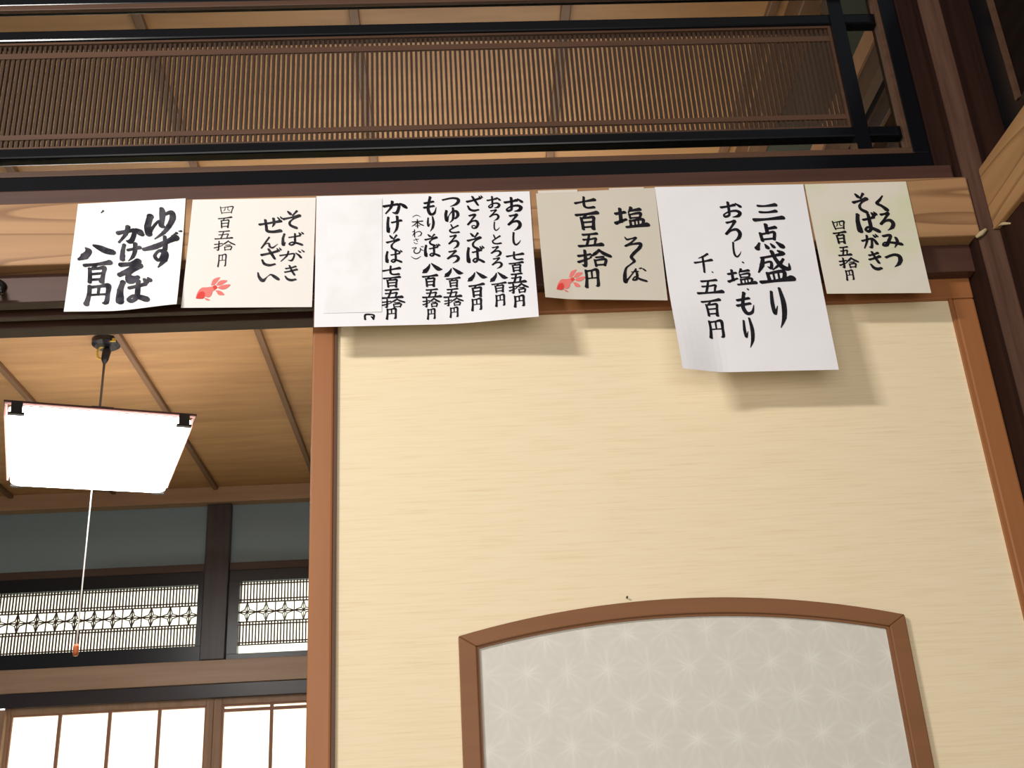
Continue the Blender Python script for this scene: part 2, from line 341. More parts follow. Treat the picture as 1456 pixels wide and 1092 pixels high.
def frame_ring(x0, x1, zc_, za_, wd, zb, y0, y1, mbs, ws=None):
    # left, top, right members mitred at the corners
    A = arch(x0, x1, zc_, za_); I = arch(x0+wd, x1-wd, zc_-wd*.62, za_-wd*.90)
    top = MB(); n = len(A)
    for i in range(n-1):
        q = [A[i], I[i], I[i+1], A[i+1]]
        top.add([(p[0], y0, p[1]) for p in q]+[(p[0], y1, p[1]) for p in q], [(0, 1, 2, 3), (7, 6, 5, 4), (1, 5, 6, 2), (0, 3, 7, 4)]+([(0, 4, 5, 1)] if i == 0 else [])+([(2, 6, 7, 3)] if i == n-2 else []))
    L_ = MB().prism([(x0, zb), (x0, A[0][1]), (x0+wd, I[0][1]), (x0+wd, zb)], 'Y', y0, y1)
    R2 = MB().prism([(x1, zb), (x1-wd, zb), (x1-wd, I[-1][1]), (x1, A[-1][1])], 'Y', y0, y1)
    return top, L_, R2, I
tp, L_, R2, I = frame_ring(ox0, ox1, zc, za, .0215, -.55, 1.3895, YP+.0004, None)
AF = tp.build('arched_frame', 'arch', F, bevel=.0015)
L_.build('frame_side', 'arch', AF, bevel=.0015); R2.build('frame_side', 'arch', AF, bevel=.0015)
B(ox0, ox1, 1.3895, YP+.0004, -.572, -.55).build('frame_foot', 'arch', AF)
tp2, l2, r2, I2 = frame_ring(I[0][0], I[-1][0], I[0][1], max(p[1] for p in I), .0032, -.55, 1.3935, YP+.0004, None)
for q in (tp2, l2, r2): q.build('inner_bead', 'arch', AF)
pn = MB(); pts = [(I[0][0], -.55)]+I+[(I[-1][0], -.55)]; pn.prism(pts, 'Y', 1.3972, YP+.0004).build('inset_panel', 'star', F)

# ---- ceiling of the room behind
C_ = thing('ceiling', (-.9, 3.2, HC), 'orange brown board ceiling of the room behind with thin battens', 'ceiling', None, 'structure')
MB().box(XL, XR, 1.46, 4.98, HC, HC+.03).build('boards', 'ceiling', C_)
bx = -.1785
for i in range(-6, 3):
    x = bx+i*.4475
    if XL < x < XR: B(x-.010, x+.010, 1.46, 4.8595, HC-.018, HC-.0003).build('ceiling_batten', 'batten', C_, bevel=.002)
mo = thing('trim_8', (-.9, 4.88, HC-.073), 'brown moulding along the ceiling edge of the room behind', 'moulding', None, 'structure')
B(XL, XR-.0505, 4.8598, 4.9195, HC-.073, HC-.0003).build('back_moulding', 'mold', mo, bevel=.003)
B(.75, .7995, 1.46, 4.9195, HC-.073, HC-.0003).build('side_moulding', 'batten', mo, bevel=.003)
# ---- back wall
wb = MB(); wb.box(XL, XR, YB, 4.98, 1.3655, HC); wb.box(XL, -2.62+.03, YB, 4.98, -1.065, 1.3655)
wb.box(-.1, XR, YB, 4.98, -1.065, 1.3655)
struct(wb.build('wall_back', 'plaster'), 'dark green grey plaster wall at the far end behind the lamp', 'wall')
wl = B(-2.66, XL, 1.46, 4.98, -1.065, HC+.03); struct(wl.build('wall_left', 'plaster'), 'left plaster wall of the room behind, out of the frame', 'wall')
struct(B(-1.112, -1.006, 4.885, 4.98, .9425, 1.6315).build('trim_9', 'back_pillar', bevel=.004), 'dark post between the two far transom windows', 'post')
struct(B(XL, -1.1125, 4.905, 4.96, 1.331, 1.365).build('trim_10', 'back_brown', bevel=.001), 'dim brown strip above the left far transom window', 'strip')
struct(B(-1.0055, -.1, 4.905, 4.96, 1.331, 1.365).build('trim_11', 'back_brown', bevel=.001), 'dim brown strip above the right far transom window', 'strip')
struct(B(XL, -.1, 4.885, 4.97, .8445, .942).build('trim_12', 'back_nageshi', bevel=.003), 'pale brown beam on the far wall above the paper screens', 'beam')
struct(B(XL, -.1, 4.895, 4.98, .787, .8442).build('trim_13', 'back_kamoi', bevel=.002), 'glossy dark head rail over the far paper screens', 'rail')

def back_window(name, x0, x1, zb, zl, zt, fx0, fx1, label, fr='dark_frame'):
    w_ = thing(name, ((x0+x1)/2, 4.93, .944), label, 'window', None, 'structure')
    B(fx0, fx1, 4.905, 4.945, zt, 1.3305).build('frame_head', fr, w_, bevel=.002)
    B(fx0, fx1, 4.905, 4.945, .943, zb).build('frame_sill', fr, w_, bevel=.002)
    if x0 > fx0: B(fx0, x0, 4.905, 4.945, zb, zt).build('frame_stile', fr, w_)
    if fx1 > x1: B(x1, fx1, 4.905, 4.945, zb, zt).build('frame_stile', fr, w_)
    B(x0, x1, 4.9385, 4.9415, zb, zt).build('window_paper', 'window_paper', w_)
    lat = MB(); y0, d = 4.928, .007; H = zt-zl; s = H/.265
    top = zt
    zz = [top-v*s for v in (.009, .075, .087, .169, .181, .255)]
    for z in zz: lat.box(x0, x1, y0, y0+d, z-.0024, z+.0024)
    if zl > zb: lat.box(x0, x1, y0, y0+d, zl-.0019, zl+.0019)
    n = int((x1-x0)/.0134)
    for i in range(n+1):
        x = x1-.004-i*.0134
        if x < x0: break
        lat.box(x-.0026, x+.0026, y0-.001, y0+d-.001, zz[2], top); lat.box(x-.0026, x+.0026, y0-.001, y0+d-.001, zl, zz[3])
    lo = lat.build('fine_lattice', 'fine_lattice', w_)
    st = MB(); cx = x1-.0395 if fr else 0; zm = (zz[2]+zz[3])/2; hh = (zz[2]-zz[3])/2; hw = .0402
    while cx > x0-.03:
        def ln(a, b, wd=.0034):
            a0 = max(x0, min(x1, cx+a[0])); b0 = max(x0, min(x1, cx+b[0]))
            if abs(a0-b0)+abs(a[1]-b[1]) < 1e-4: return
            st.bar((a0, y0, zm+a[1]), (b0, y0, zm+b[1]), wd, d)
        for sx in (-1, 1):
            for sz in (-1, 1):
                q = (sx*hw*.25, sz*hh*.27)
                ln((0, sz*hh), q); ln(q, (sx*hw, 0)); ln((0, 0), q, .003); ln((sx*.0018, 0), (sx*.0014, sz*hh*.95), .0016); ln((0, sz*.0022), (sx*hw, sz*.0008), .0018)
        if cx > x0+.01: st.box(cx-.005, cx+.005, y0-.0005, y0+d-.0005, zm-.005, zm+.005)
        if cx+hw < x1-.003: st.bar((cx+hw, y0, zm-hh), (cx+hw, y0, zm+hh), .004, d)
        cx -= .0808
    st.build('star_lattice', 'fine_lattice', lo)
    return w_
back_window('window_3', -2.58, -1.1365, 1.0085, 1.0085, 1.274, -2.6, -1.1125, 'left far transom window with star lattice, behind the lamp')
back_window('window_4', -.960, -.16, .9675, 1.007, 1.280, -1.0055, -.1, 'right far transom window with star lattice, right of the dark post')
# ---- shoji screens
def shoji(name, x0, x1, y, sl_, sr, zt, rail, muntins, hz, label):
    s = thing(name, ((x0+x1)/2, y+.015, -1.065), label, 'paper screen', None, 'structure')
    B(x0, x0+sl_, y, y+.03, -1.055, zt).build('stile', 'shoji', s, bevel=.002); B(x1-sr, x1, y, y+.03, -1.055, zt).build('stile', 'shoji', s, bevel=.002)
    B(x0+sl_, x1-sr, y+.001, y+.03, zt-rail, zt).build('top_rail', 'shoji', s, bevel=.002)
    B(x0+sl_, x1-sr, y+.001, y+.03, -1.055, -.8).build('bottom_rail', 'shoji', s)
    B(x0+sl_, x1-sr, y+.018, y+.020, -.8, zt-rail).build('screen_paper', 'shoji_paper', s)
    k = MB()
    k.box(x0+sl_, x1-sr, y+.006, y+.018, zt-rail-.0065, zt-rail).box(x0+sl_, x0+sl_+.007, y+.006, y+.018, -.8, zt-rail-.0065).box(x1-sr-.007, x1-sr, y+.006, y+.018, -.8, zt-rail-.0065)
    for x in muntins: k.box(x-.0068, x+.0068, y+.008, y+.0178, -.8, zt-rail-.0065)
    for z in hz: k.box(x0+sl_+.007, x1-sr-.007, y+.009, y+.0178, z-.0065, z+.0065)
    k.build('muntins', 'kumiko', s)
    return s
shoji('door_2', -1.905, -1.0475, 4.915, .026, .030, .790, .030, (-1.679, -1.475, -1.271), (.30, -.2), 'wide four-pane far paper screen left of the meeting stiles')
shoji('door_3', -1.0465, -.1005, 4.915, .034, .03, .790, .030, (-.808, -.61, -.405, -.26), (.7375, .3, -.2), 'far paper screen with small top panes, beside the cream door edge')
shoji('door_4', -2.595, -1.888, 4.878, .03, .032, .778, .03, (-2.4, -2.2), (.3,), 'nearer overlapping paper screen stile at far left')
# ---- right wall of the room behind, seen through the transom's slots
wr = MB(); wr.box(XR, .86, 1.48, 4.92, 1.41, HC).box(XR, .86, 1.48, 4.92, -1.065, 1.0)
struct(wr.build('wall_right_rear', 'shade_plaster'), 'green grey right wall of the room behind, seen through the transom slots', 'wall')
rw = thing('window_5', (.82, 2.6, 1.0), 'side window of the room behind, glimpsed through the transom at right', 'window', None, 'structure')
B(.785, .85, 1.48, 4.92, 1.365, 1.4098).build('brown_strip', 'mold', rw); B(.79, .85, 1.48, 4.92, 1.315, 1.365).build('brown_strip', 'back_brown', rw)
B(.79, .85, 1.48, 4.92, 1.283, 1.315).build('frame_head', 'dark_frame', rw); B(.79, .85, 1.48, 4.92, 1.0, 1.04).build('frame_sill', 'dark_frame', rw)
B(.80, .83, 1.48, 4.92, 1.275, 1.283).build('lattice_rail', 'lip', rw); B(.80, .83, 1.48, 4.92, 1.225, 1.236).build('lattice_rail', 'lip', rw)
B(.825, .85, 1.48, 4.92, 1.236, 1.275).build('pale_pane', 'dim_pane', rw)
B(.825, .85, 1.48, 4.92, 1.04, 1.225).build('lower_panel', 'back_brown', rw)

# ================================================================ THE MENU SHEETS
GL = {
'三': "22,15,9 45,17,8 80,12,12;25,48,9 50,50,8 78,45,11;3,88,12 45,86,9 97,80,13",
'点': "48,2,10 49,34,10;50,18,8 80,13,10;24,36,9 27,64,9;26,39,8 50,35,7 73,33,9 69,60,9;28,60,7 68,57,7;14,74,7 4,94,12;34,80,6 40,92,11;54,78,6 62,90,10;76,73,7 92,89,13",
'盛': "18,22,7 50,17,7 80,12,9;22,22,8 16,45,10 3,66,5;22,38,6 44,35,7 42,54,8 33,50,4;52,3,9 60,28,9 76,52,11 94,58,9 97,42,4;82,28,7 68,44,8 46,60,4;72,2,7 84,9,10;28,70,8 31,94,9;30,71,7 76,66,9 73,92,9;45,72,6 46,92,6;60,70,6 60,92,6;6,97,9 50,94,8 98,88,13",
'り': "24,10,9 19,40,11 24,64,10 42,46,4;68,2,9 76,40,13 66,74,12 40,99,4",
'お': "3,32,10 36,27,9 66,20,11;38,4,10 38,50,10 35,80,9 16,88,10 11,76,7 36,60,8 70,55,10 88,68,12 78,86,11 52,92,5;74,12,7 94,30,11",
'ろ': "22,10,10 50,6,9 71,4,12 46,30,9 8,62,10 40,47,9 74,43,12 91,60,13 80,82,12 46,98,4",
'し': "34,4,11 28,40,11 30,76,12 50,92,11 80,78,8 97,60,4",
'塩': "4,30,9 32,24,9;18,8,9 18,66,10;2,74,10 34,58,8;53,4,9 44,26,5;50,18,7 80,12,10;46,34,7 48,54,7;48,36,6 80,30,9 78,52,7;50,52,6 78,50,6;46,64,7 48,88,8;48,66,7 86,60,9 84,86,8;61,66,6 61,86,6;72,64,6 72,86,6;34,94,8 65,90,9 99,85,12",
'も': "52,2,11 40,40,11 37,70,12 52,94,12 78,89,10 92,58,4;14,34,10 72,26,10;10,58,10 74,50,10",
'千': "80,4,10 55,16,9 26,25,5;2,48,10 50,43,8 98,36,12;50,18,9 50,60,10 48,99,9",
'五': "22,14,10 50,12,9 80,8,11;48,14,9 42,50,10 34,88,10;22,48,9 50,46,8 74,42,10 71,62,9 68,86,9;2,91,11 50,89,9 98,84,14",
'百': "4,17,10 50,13,9 97,6,13;48,16,8 38,32,10;24,34,9 28,62,10 30,97,10;26,36,8 55,33,9 79,32,11 78,60,10 75,96,12;32,60,8 72,57,8;32,87,8 72,85,8",
'円': "14,8,11 15,50,11 9,97,13;16,12,10 50,8,9 85,6,13 87,50,11 85,90,12 72,94,6;50,12,9 50,50,8;18,52,8 50,50,7 84,49,8",
'拾': "4,34,9 22,31,8 40,26,8;24,5,9 24,50,10 22,90,10 13,83,4;3,68,9 22,58,8 42,45,5;68,4,9 54,24,10 38,42,4;68,6,8 82,26,11 99,41,10;56,45,7 78,43,8;52,60,8 54,94,8;54,62,7 84,58,9 80,90,9;55,88,7 80,87,7",
'七': "2,49,11 45,38,9 97,25,14;46,3,10 44,40,11 46,74,11 62,88,10 92,85,12",
'四': "10,8,9 15,50,9 22,90,9;18,20,7 55,12,8 93,9,11 89,45,9 84,84,10;42,20,6 40,45,7 31,60,5;60,16,7 61,48,7 75,53,6;24,82,7 84,76,8",
'八': "38,14,7 30,45,13 14,75,17 1,90,7;47,5,6 62,30,13 82,58,17 99,63,8",
'8': "17,18,5 27,45,20 17,76,24 2,96,10;40,2,8 58,20,17 78,42,20 98,55,18",
'と': "30,6,9 39,30,10 47,46,8;90,18,11 46,44,10 17,66,10 28,87,11 60,93,11 96,88,12",
'ざ': "10,36,10 48,28,9 82,18,10;42,6,9 58,34,10 72,58,9;14,64,8 24,84,10 48,93,10 74,88,8;82,4,6 90,16,9;93,0,5 99,10,8",
'る': "22,10,10 70,4,12 40,36,9 6,68,10 40,48,9 76,45,12 90,64,13 74,89,11 44,91,8 41,77,7 62,76,7 76,87,6",
'そ': "28,4,9 42,17,12;80,2,10 56,26,8;3,45,11 50,37,9 97,28,13 60,46,8 40,64,10 46,82,11 80,97,12",
'ば': "11,10,10 5,45,11 8,90,13 17,72,4;34,36,8 60,31,8 84,25,9;61,10,9 62,50,10 61,80,10 47,94,9 35,85,8 48,73,8 72,81,10 95,94,11;80,4,7 87,15,10;92,0,6 99,10,9",
'つ': "2,28,10 30,18,10 62,12,11 88,22,13 92,46,14 76,74,12 44,94,4",
'ゆ': "14,20,11 9,50,12 15,86,12 30,50,5 56,22,9 82,26,12 89,50,12 72,71,9 52,66,6;58,2,10 59,50,11 53,80,9 33,99,4",
'か': "5,37,11 40,29,10 66,26,11 66,56,11 57,88,12 40,84,5;40,4,11 34,46,10 12,90,7;74,20,8 88,36,13 98,50,11",
'け': "15,8,10 11,45,11 14,88,12 24,66,4;38,37,9 66,32,9 96,26,11;72,4,11 74,45,11 66,76,10 46,99,4",
'本': "8,30,9 92,22,10;50,3,9 50,97,9;48,29,8 30,58,9 4,78,5;52,28,7 72,56,10 98,72,9;33,76,7 67,74,7",
'わ': "26,6,9 26,97,9;6,34,7 28,28,8 9,80,7;14,72,5 44,38,7 72,30,9 91,50,10 82,78,9 55,93,4",
'さ': "14,34,9 50,28,8 88,20,9;46,6,9 60,36,9 72,60,9;20,66,8 30,84,9 50,92,9 76,88,7",
'び': "6,22,8 40,16,8 22,48,9 24,80,10 44,92,10 66,76,9 74,40,8 72,22,6;72,24,8 82,46,9 99,58,7;82,2,7 89,12,8;93,0,6 99,10,8",
'(': "3,92,8 26,42,12 50,22,14 74,42,12 97,92,8",
')': "3,8,8 26,56,12 50,78,14 74,56,12 97,8,8",
'が': "4,42,9 34,34,8 58,30,9 58,58,9 50,88,10 36,84,4;36,8,9 30,46,9 8,92,6;66,26,7 78,44,10 86,64,11;76,6,7 83,18,9;89,0,6 97,14,9",
'き': "20,20,9 50,16,8 80,8,10;15,43,9 50,37,9 88,28,11;42,2,9 58,36,10 74,62,10;18,70,8 32,88,11 56,96,12 82,92,10",
'ぜ': "2,43,10 50,35,9 93,26,12;62,10,10 65,40,10 58,58,5;26,18,10 31,55,10 36,82,11 60,89,11 94,84,13;80,4,6 87,14,8;92,0,5 98,9,8",
'ん': "48,2,10 30,40,10 5,94,8 30,58,6 48,56,10 54,82,11 72,92,10 99,62,4",
'い': "2,4,9 8,50,14 26,90,17 46,50,6 62,28,10 80,52,16 97,80,15",
'く': "74,3,8 40,30,12 10,52,14 50,72,13 86,97,17",
'み': "16,12,10 52,8,11 40,45,11 24,78,12 5,80,9 16,60,7 60,64,10 99,76,12;78,28,10 81,60,11 62,99,5",
'.': "40,40,70 60,60,80",
'Y': "14,26,17 8,58,17 15,82,17;20,72,10 34,52,8 47,42,8 52,56,8 60,62,7;52,3,12 56,20,16 58,55,10 66,62,8;66,20,9 86,15,13 93,34,16 82,60,14 66,80,11 38,99,4",
'ず': "2,48,9 32,42,12 62,30,11 84,20,14;55,16,8 59,50,10 47,80,8 33,68,8 44,54,8 61,62,11 60,80,12 46,99,5;80,10,4 87,7,7;93,2,4 99,2,6",
'Z': "3,16,12 50,14,11 86,4,15 55,30,9 16,54,10 2,64,12 30,56,11 97,26,15 60,54,9 46,70,13 62,92,18 94,82,11",
}
def catmull(P, n=7):
    if len(P) < 3:
        return [tuple(P[0][k]+(P[-1][k]-P[0][k])*i/n for k in range(3)) for i in range(n+1)]
    Q = [P[0]]+P+[P[-1]]; out = []
    for i in range(1, len(Q)-2):
        for j in range(n):
            t = j/n; a, b, c, d = Q[i-1:i+3]
            out.append(tuple(.5*(2*b[k]+(c[k]-a[k])*t+(2*a[k]-5*b[k]+4*c[k]-d[k])*t*t+(3*b[k]-a[k]-3*c[k]+d[k])*t**3) for k in range(3)))
    out.append(P[-1]); return out
def brush(mb, pts, surf):
    P = catmull(pts); n = len(P); ring = []
    for i in range(n):
        a = P[max(i-1, 0)]; b = P[min(i+1, n-1)]; dx, dz = b[0]-a[0], b[1]-a[1]; l = math.hypot(dx, dz) or 1e-9
        h = max(P[i][2], .00025)/2; nx, nz = -dz/l*h, dx/l*h
        ring.append(((P[i][0]+nx, P[i][1]+nz), (P[i][0]-nx, P[i][1]-nz)))
    vs_ = []; fs = []
    for a, b in ring: vs_ += [(a[0], surf(*a), a[1]), (b[0], surf(*b), b[1])]
    for i in range(n-1): fs.append((2*i, 2*i+1, 2*i+3, 2*i+2))
    mb.add(vs_, fs)
    idx = [0, n-1]+[i for i in range(7, n-1, 7)]
    for i in idx:                                        # round brush presses at the ends and turns
        h = P[i][2]/2*(1.04 if i in (0, n-1) else 1); c = P[i]
        # slightly slanted oval, like a brush tip set down at an angle
        pl = []
        for j in range(10):
            t = 2*math.pi*j/10; ex, ez = math.cos(t)*h*1.18, math.sin(t)*h*.86
            x = c[0]+ex*.80+ez*.60; z = c[1]-ex*.60+ez*.80
            pl.append((x, surf(x, z), z))
        mb.add(pl, [list(range(10))])
def glyphs(mb, text, surf, weight):
    weight *= 1.32
    for e in text.split(';'):
        ch, x, z, w, h = e.split(' '); x, z, w, h = [int(v)/1e4 for v in (x, z, w, h)]
        s = math.sqrt(w*h)*.55+min(w, h)*.45
        for st in GL[ch].split(';'):
            P = []
            for p in st.split():
                a, b, c = [float(v) for v in p.split(',')]
                P.append((x+(a/100-.5)*w, z-(b/100-.5)*h, c*(1 if ch in 'Y8' else .42 if ch == '.' else (c/9.5)**.45)/100*s*weight))
            brush(mb, P, surf)
def rawstrokes(mb, text, surf):
    for st in text.split(';'):
        brush(mb, [tuple(int(v)/1e4*(1.3 if k == 2 else 1) for k, v in enumerate(p.split(','))) for p in st.split()], surf)
def sheet(c, curl, mat, label, group=None):
    (tl, tr, bl, br) = c; YS = 1.3425
    def pos(u, v):
        x = (tl[0]*(1-u)+tr[0]*u)*(1-v)+(bl[0]*(1-u)+br[0]*u)*v; z = (tl[1]*(1-u)+tr[1]*u)*(1-v)+(bl[1]*(1-u)+br[1]*u)*v
        return x, z
    x0, x1 = min(tl[0], bl[0]), max(tr[0], br[0]); z1, z0 = max(tl[1], tr[1]), min(bl[1], br[1])
    def surf0(x, z): return YS-curl((x-x0)/(x1-x0), (z1-z)/(z1-z0))
    nx, ny = 26, 26; mb = MB(); fv = []; bv = []
    for j in range(ny+1):
        for i in range(nx+1):
            x, z = pos(i/nx, j/ny); y = surf0(x, z); fv.append((x, y, z)); bv.append((x, y+.0003, z))
    n = (nx+1)*(ny+1); fs = []
    for j in range(ny):
        for i in range(nx):
            a = j*(nx+1)+i; fs.append((a, a+nx+1, a+nx+2, a+1)); fs.append((n+a, n+a+1, n+a+nx+2, n+a+nx+1))
    rim = [i for i in range(nx+1)]+[j*(nx+1)+nx for j in range(1, ny+1)]+[ny*(nx+1)+i for i in range(nx-1, -1, -1)]+[j*(nx+1) for j in range(ny-1, 0, -1)]
    for i in range(len(rim)): a, b = rim[i], rim[(i+1) % len(rim)]; fs.append((a, b, n+b, n+a))
    mb.add(fv+bv, fs)
    o = mb.build('menu_sheet', mat, smooth=False, loc=((tl[0]+tr[0])/2, YS, (bl[1]+br[1])/2))
    tag(o, label, 'menu sheet', group)
    return o, (lambda x, z: surf0(x, z)-.0005)
def letter(o, surf, name, text, weight, mat='ink', raw=None):
    mb = MB()
    if text: glyphs(mb, text, surf, weight)
    if raw: rawstrokes(mb, raw, surf)
    return mb.build(name, mat, o, fix=False)
def fish(o, surf, text):
    mb = MB(); polys = [[tuple(int(v)/1e4 for v in p.split(',')) for p in s.split()] for s in text.split(';')]
    lift = [0, .00005, .0001, .00005, .00012, .00005, .00025, .00025]
    for i, pl in enumerate(polys):
        mb.m = 1 if i >= 6 else 0; c = [(p[0], p[1], 0) for p in pl+[pl[0]]]; sm = catmull(c, 5)[:-1]
        mb.add([(p[0], surf(p[0], p[1])-lift[i], p[1]) for p in sm], [list(range(len(sm)))])
    return mb.build('goldfish_print', ['pink_ink', 'red_ink'], o, fix=False)
sm = lambda a, b, t: (lambda q: q*q*(3-2*q))(max(0, min(1, (t-a)/(b-a))))
o, sf = sheet(((-0.5044, 0.8886), (-0.3588, 0.8927), (-0.5052, 0.72), (-0.3566, 0.7195)), lambda u, v: .004*v*v*(1-u)**2+.016*sm(.35, 1.1, u)*v*v, 'white_paper', 'white card with bold grey brush writing, leftmost of the six menu sheets')
letter(o, sf, 'dish_lettering', 'Y -3909 8526 388 499;ず -3852 8109 490 584', 1.0, 'ink_grey')
letter(o, sf, 'dish_lettering', 'か -4303 8362 344 275;け -4273 8086 260 277;Z -4254 7787 266 319;ば -4168 7479 414 355', 1.5, 'ink_grey')
letter(o, sf, 'price_lettering', '8 -4723 8105 452 225;百 -4697 7796 346 323;円 -4638 7449 335 295', 1.25, 'ink_grey')
letter(o, sf, 'ink_mark', '', 1, 'ink_grey', '-4715,8730,12 -4692,8760,21')
o, sf = sheet(((-0.349, 0.8901), (-0.1802, 0.8877), (-0.3539, 0.7204), (-0.1824, 0.7149)), lambda u, v: .003*v*v, 'washi', 'squarish card with a red goldfish, second menu sheet from the left')
letter(o, sf, 'dish_lettering', 'そ -2128 8527 229 285;ば -2107 8214 287 210;が -2110 7946 339 180;き -2119 7681 213 240', 1.0, 'ink_thin')
letter(o, sf, 'dish_lettering', 'ぜ -2410 8446 307 268;ん -2419 8166 231 182;ざ -2401 7938 284 289;い -2416 7635 285 142', 1.0, 'ink_thin')
letter(o, sf, 'price_lettering', '四 -3023 8713 205 135;百 -3036 8518 185 182;五 -3037 8316 237 147;拾 -3022 8142 283 164;円 -3039 7914 126 203', 0.74, 'ink_thin')
fish(o, sf, '-3167,7530 -3148,7609 -3112,7638 -3055,7650 -3079,7598 -3122,7537;-3099,7528 -3070,7580 -3026,7604 -2956,7596 -2993,7555 -3053,7526;-3081,7492 -3022,7525 -2915,7535 -2944,7487 -2996,7462 -3050,7470;-3102,7449 -3056,7447 -3009,7419 -2982,7379 -3022,7374 -3061,7382 -3081,7413;-3355,7336 -3344,7405 -3317,7466 -3280,7499 -3219,7501 -3159,7509 -3113,7519 -3089,7492 -3110,7458 -3140,7433 -3152,7381 -3188,7347 -3235,7358 -3256,7332 -3301,7329;-3241,7341 -3203,7330 -3163,7303 -3194,7300 -3225,7314;-3347,7336 -3335,7388 -3307,7430 -3262,7437 -3237,7401 -3249,7341 -3294,7329;-3144,7512 -3106,7528 -3081,7492 -3118,7462')
o, sf = sheet(((-0.1793, 0.89), (0.1173, 0.888), (-0.1791, 0.6845), (0.1157, 0.6802)), lambda u, v: .004*v*v+.018*sm(.55, 1.1, u)*sm(.35, 1.05, v), 'copy_paper', 'wide white sheet with six columns of dishes and a pasted-over strip')
st = MB(); q = [(-.1625, .8825), (-.0885, .8825), (-.0905, .7035), (-.1675, .7045)]; ns = 10
for i in range(ns):
    a, b = i/ns, (i+1)/ns
    R = [(q[0][0]+(q[3][0]-q[0][0])*t, q[0][1]+(q[3][1]-q[0][1])*t, q[1][0]+(q[2][0]-q[1][0])*t, q[1][1]+(q[2][1]-q[1][1])*t) for t in (a, b)]
    st.add([(R[0][0], sf(R[0][0], R[0][1])-.0001, R[0][1]), (R[0][2], sf(R[0][2], R[0][3])-.0007, R[0][3]), (R[1][2], sf(R[1][2], R[1][3])-.0007, R[1][3]), (R[1][0], sf(R[1][0], R[1][1])-.0001, R[1][1])], [(0, 1, 2, 3)])
st.build('cover_strip', 'cover_paper', o, fix=False)
letter(o, sf, 'dish_lettering', 'か -713 8670 326 219;け -729 8395 213 284;そ -746 8102 167 257;ば -736 7887 218 194;七 -770 7666 232 153;百 -770 7494 227 167;五 -772 7311 282 156;拾 -753 7162 304 138;円 -776 7006 149 162', 1.1, 'ink')
letter(o, sf, 'note_lettering', '( -415 8527 117 45;本 -405 8403 169 141;わ -413 8250 145 128;さ -431 8124 90 101;び -413 7978 163 122;) -437 7857 138 55', 0.92, 'ink')
letter(o, sf, 'dish_lettering', 'お 938 8661 254 248;ろ 929 8374 191 269;し 933 8106 140 220;七 907 7822 227 150;百 912 7644 186 169;五 907 7453 223 180;拾 920 7279 253 166;円 920 7074 151 183', 1.18, 'ink')
letter(o, sf, 'dish_lettering', 'お 664 8709 187 209;ろ 656 8501 143 183;し 672 8320 103 152;と 662 8110 141 164;ろ 652 7909 148 173;ろ 657 7719 149 183;八 668 7494 233 170;百 662 7323 190 162;円 669 7115 138 188', 1.1, 'ink')
letter(o, sf, 'dish_lettering', 'ざ 386 8699 236 262;る 360 8406 164 246;そ 363 8090 180 269;ば 372 7875 229 271;八 380 7524 257 165;百 361 7306 199 211;円 356 7085 151 187', 1.1, 'ink')
letter(o, sf, 'dish_lettering', 'つ 70 8739 240 167;ゆ 74 8521 209 238;と 87 8304 155 149;ろ 82 8091 149 220;ろ 67 7853 173 203;八 65 7610 248 157;百 54 7456 182 151;五 38 7288 227 150;拾 50 7148 251 128;円 52 6992 122 156', 1.13, 'ink')
letter(o, sf, 'dish_lettering', 'も -225 8682 202 300;り -220 8391 136 243;そ -226 8131 160 186;ば -214 7966 206 200;八 -222 7686 261 169;百 -258 7494 199 186;五 -238 7296 240 146;拾 -249 7151 226 145;円 -250 6982 118 162', 1.13, 'ink')
letter(o, sf, 'ink_mark', '', 1, 'ink', '-1083,8764,10 -1059,8764,14')
letter(o, sf, 'ink_mark', '', 1, 'ink', '-1005,8790,14 -954,8758,21')
letter(o, sf, 'covered_lettering', '', 1, 'ink', '-1124,6934,21 -1120,7002,21 -1038,7003,17;-1038,7003,17 -1008,6987,21 -1016,6934,21;-1038,6967,17 -1020,6939,14')
o, sf = sheet(((0.126, 0.8842), (0.2943, 0.8878), (0.1275, 0.7157), (0.2921, 0.7073)), lambda u, v: .002*v*v+.006*sm(.25, -.05, u)*sm(.5, 1, v), 'washi_cream', 'squarish cream card with a red goldfish between two white sheets')
letter(o, sf, 'price_lettering', '七 1935 8657 281 206;百 1940 8369 311 286;五 1956 8058 325 233;拾 1986 7762 455 278;円 1934 7454 210 282', 1.12, 'ink')
letter(o, sf, 'dish_lettering', '塩 2555 8397 444 347', 1.12, 'ink', '2440,8084,12 2465,8046,24 2530,8057,18 2591,8069,27 2525,7999,21 2434,7942,24 2521,7966,24 2641,7973,36 2626,7908,39 2541,7824,36 2498,7761,36 2532,7699,33 2482,7652,18 2409,7588,24 2381,7475,39 2380,7380,42 2417,7417,21 2493,7509,15 2541,7574,18;2478,7528,12 2571,7534,15;2536,7568,15 2550,7488,30 2534,7412,27 2483,7405,18 2521,7451,18 2584,7411,27 2664,7379,27;2592,7578,15 2618,7584,18;2642,7570,18 2668,7544,21')
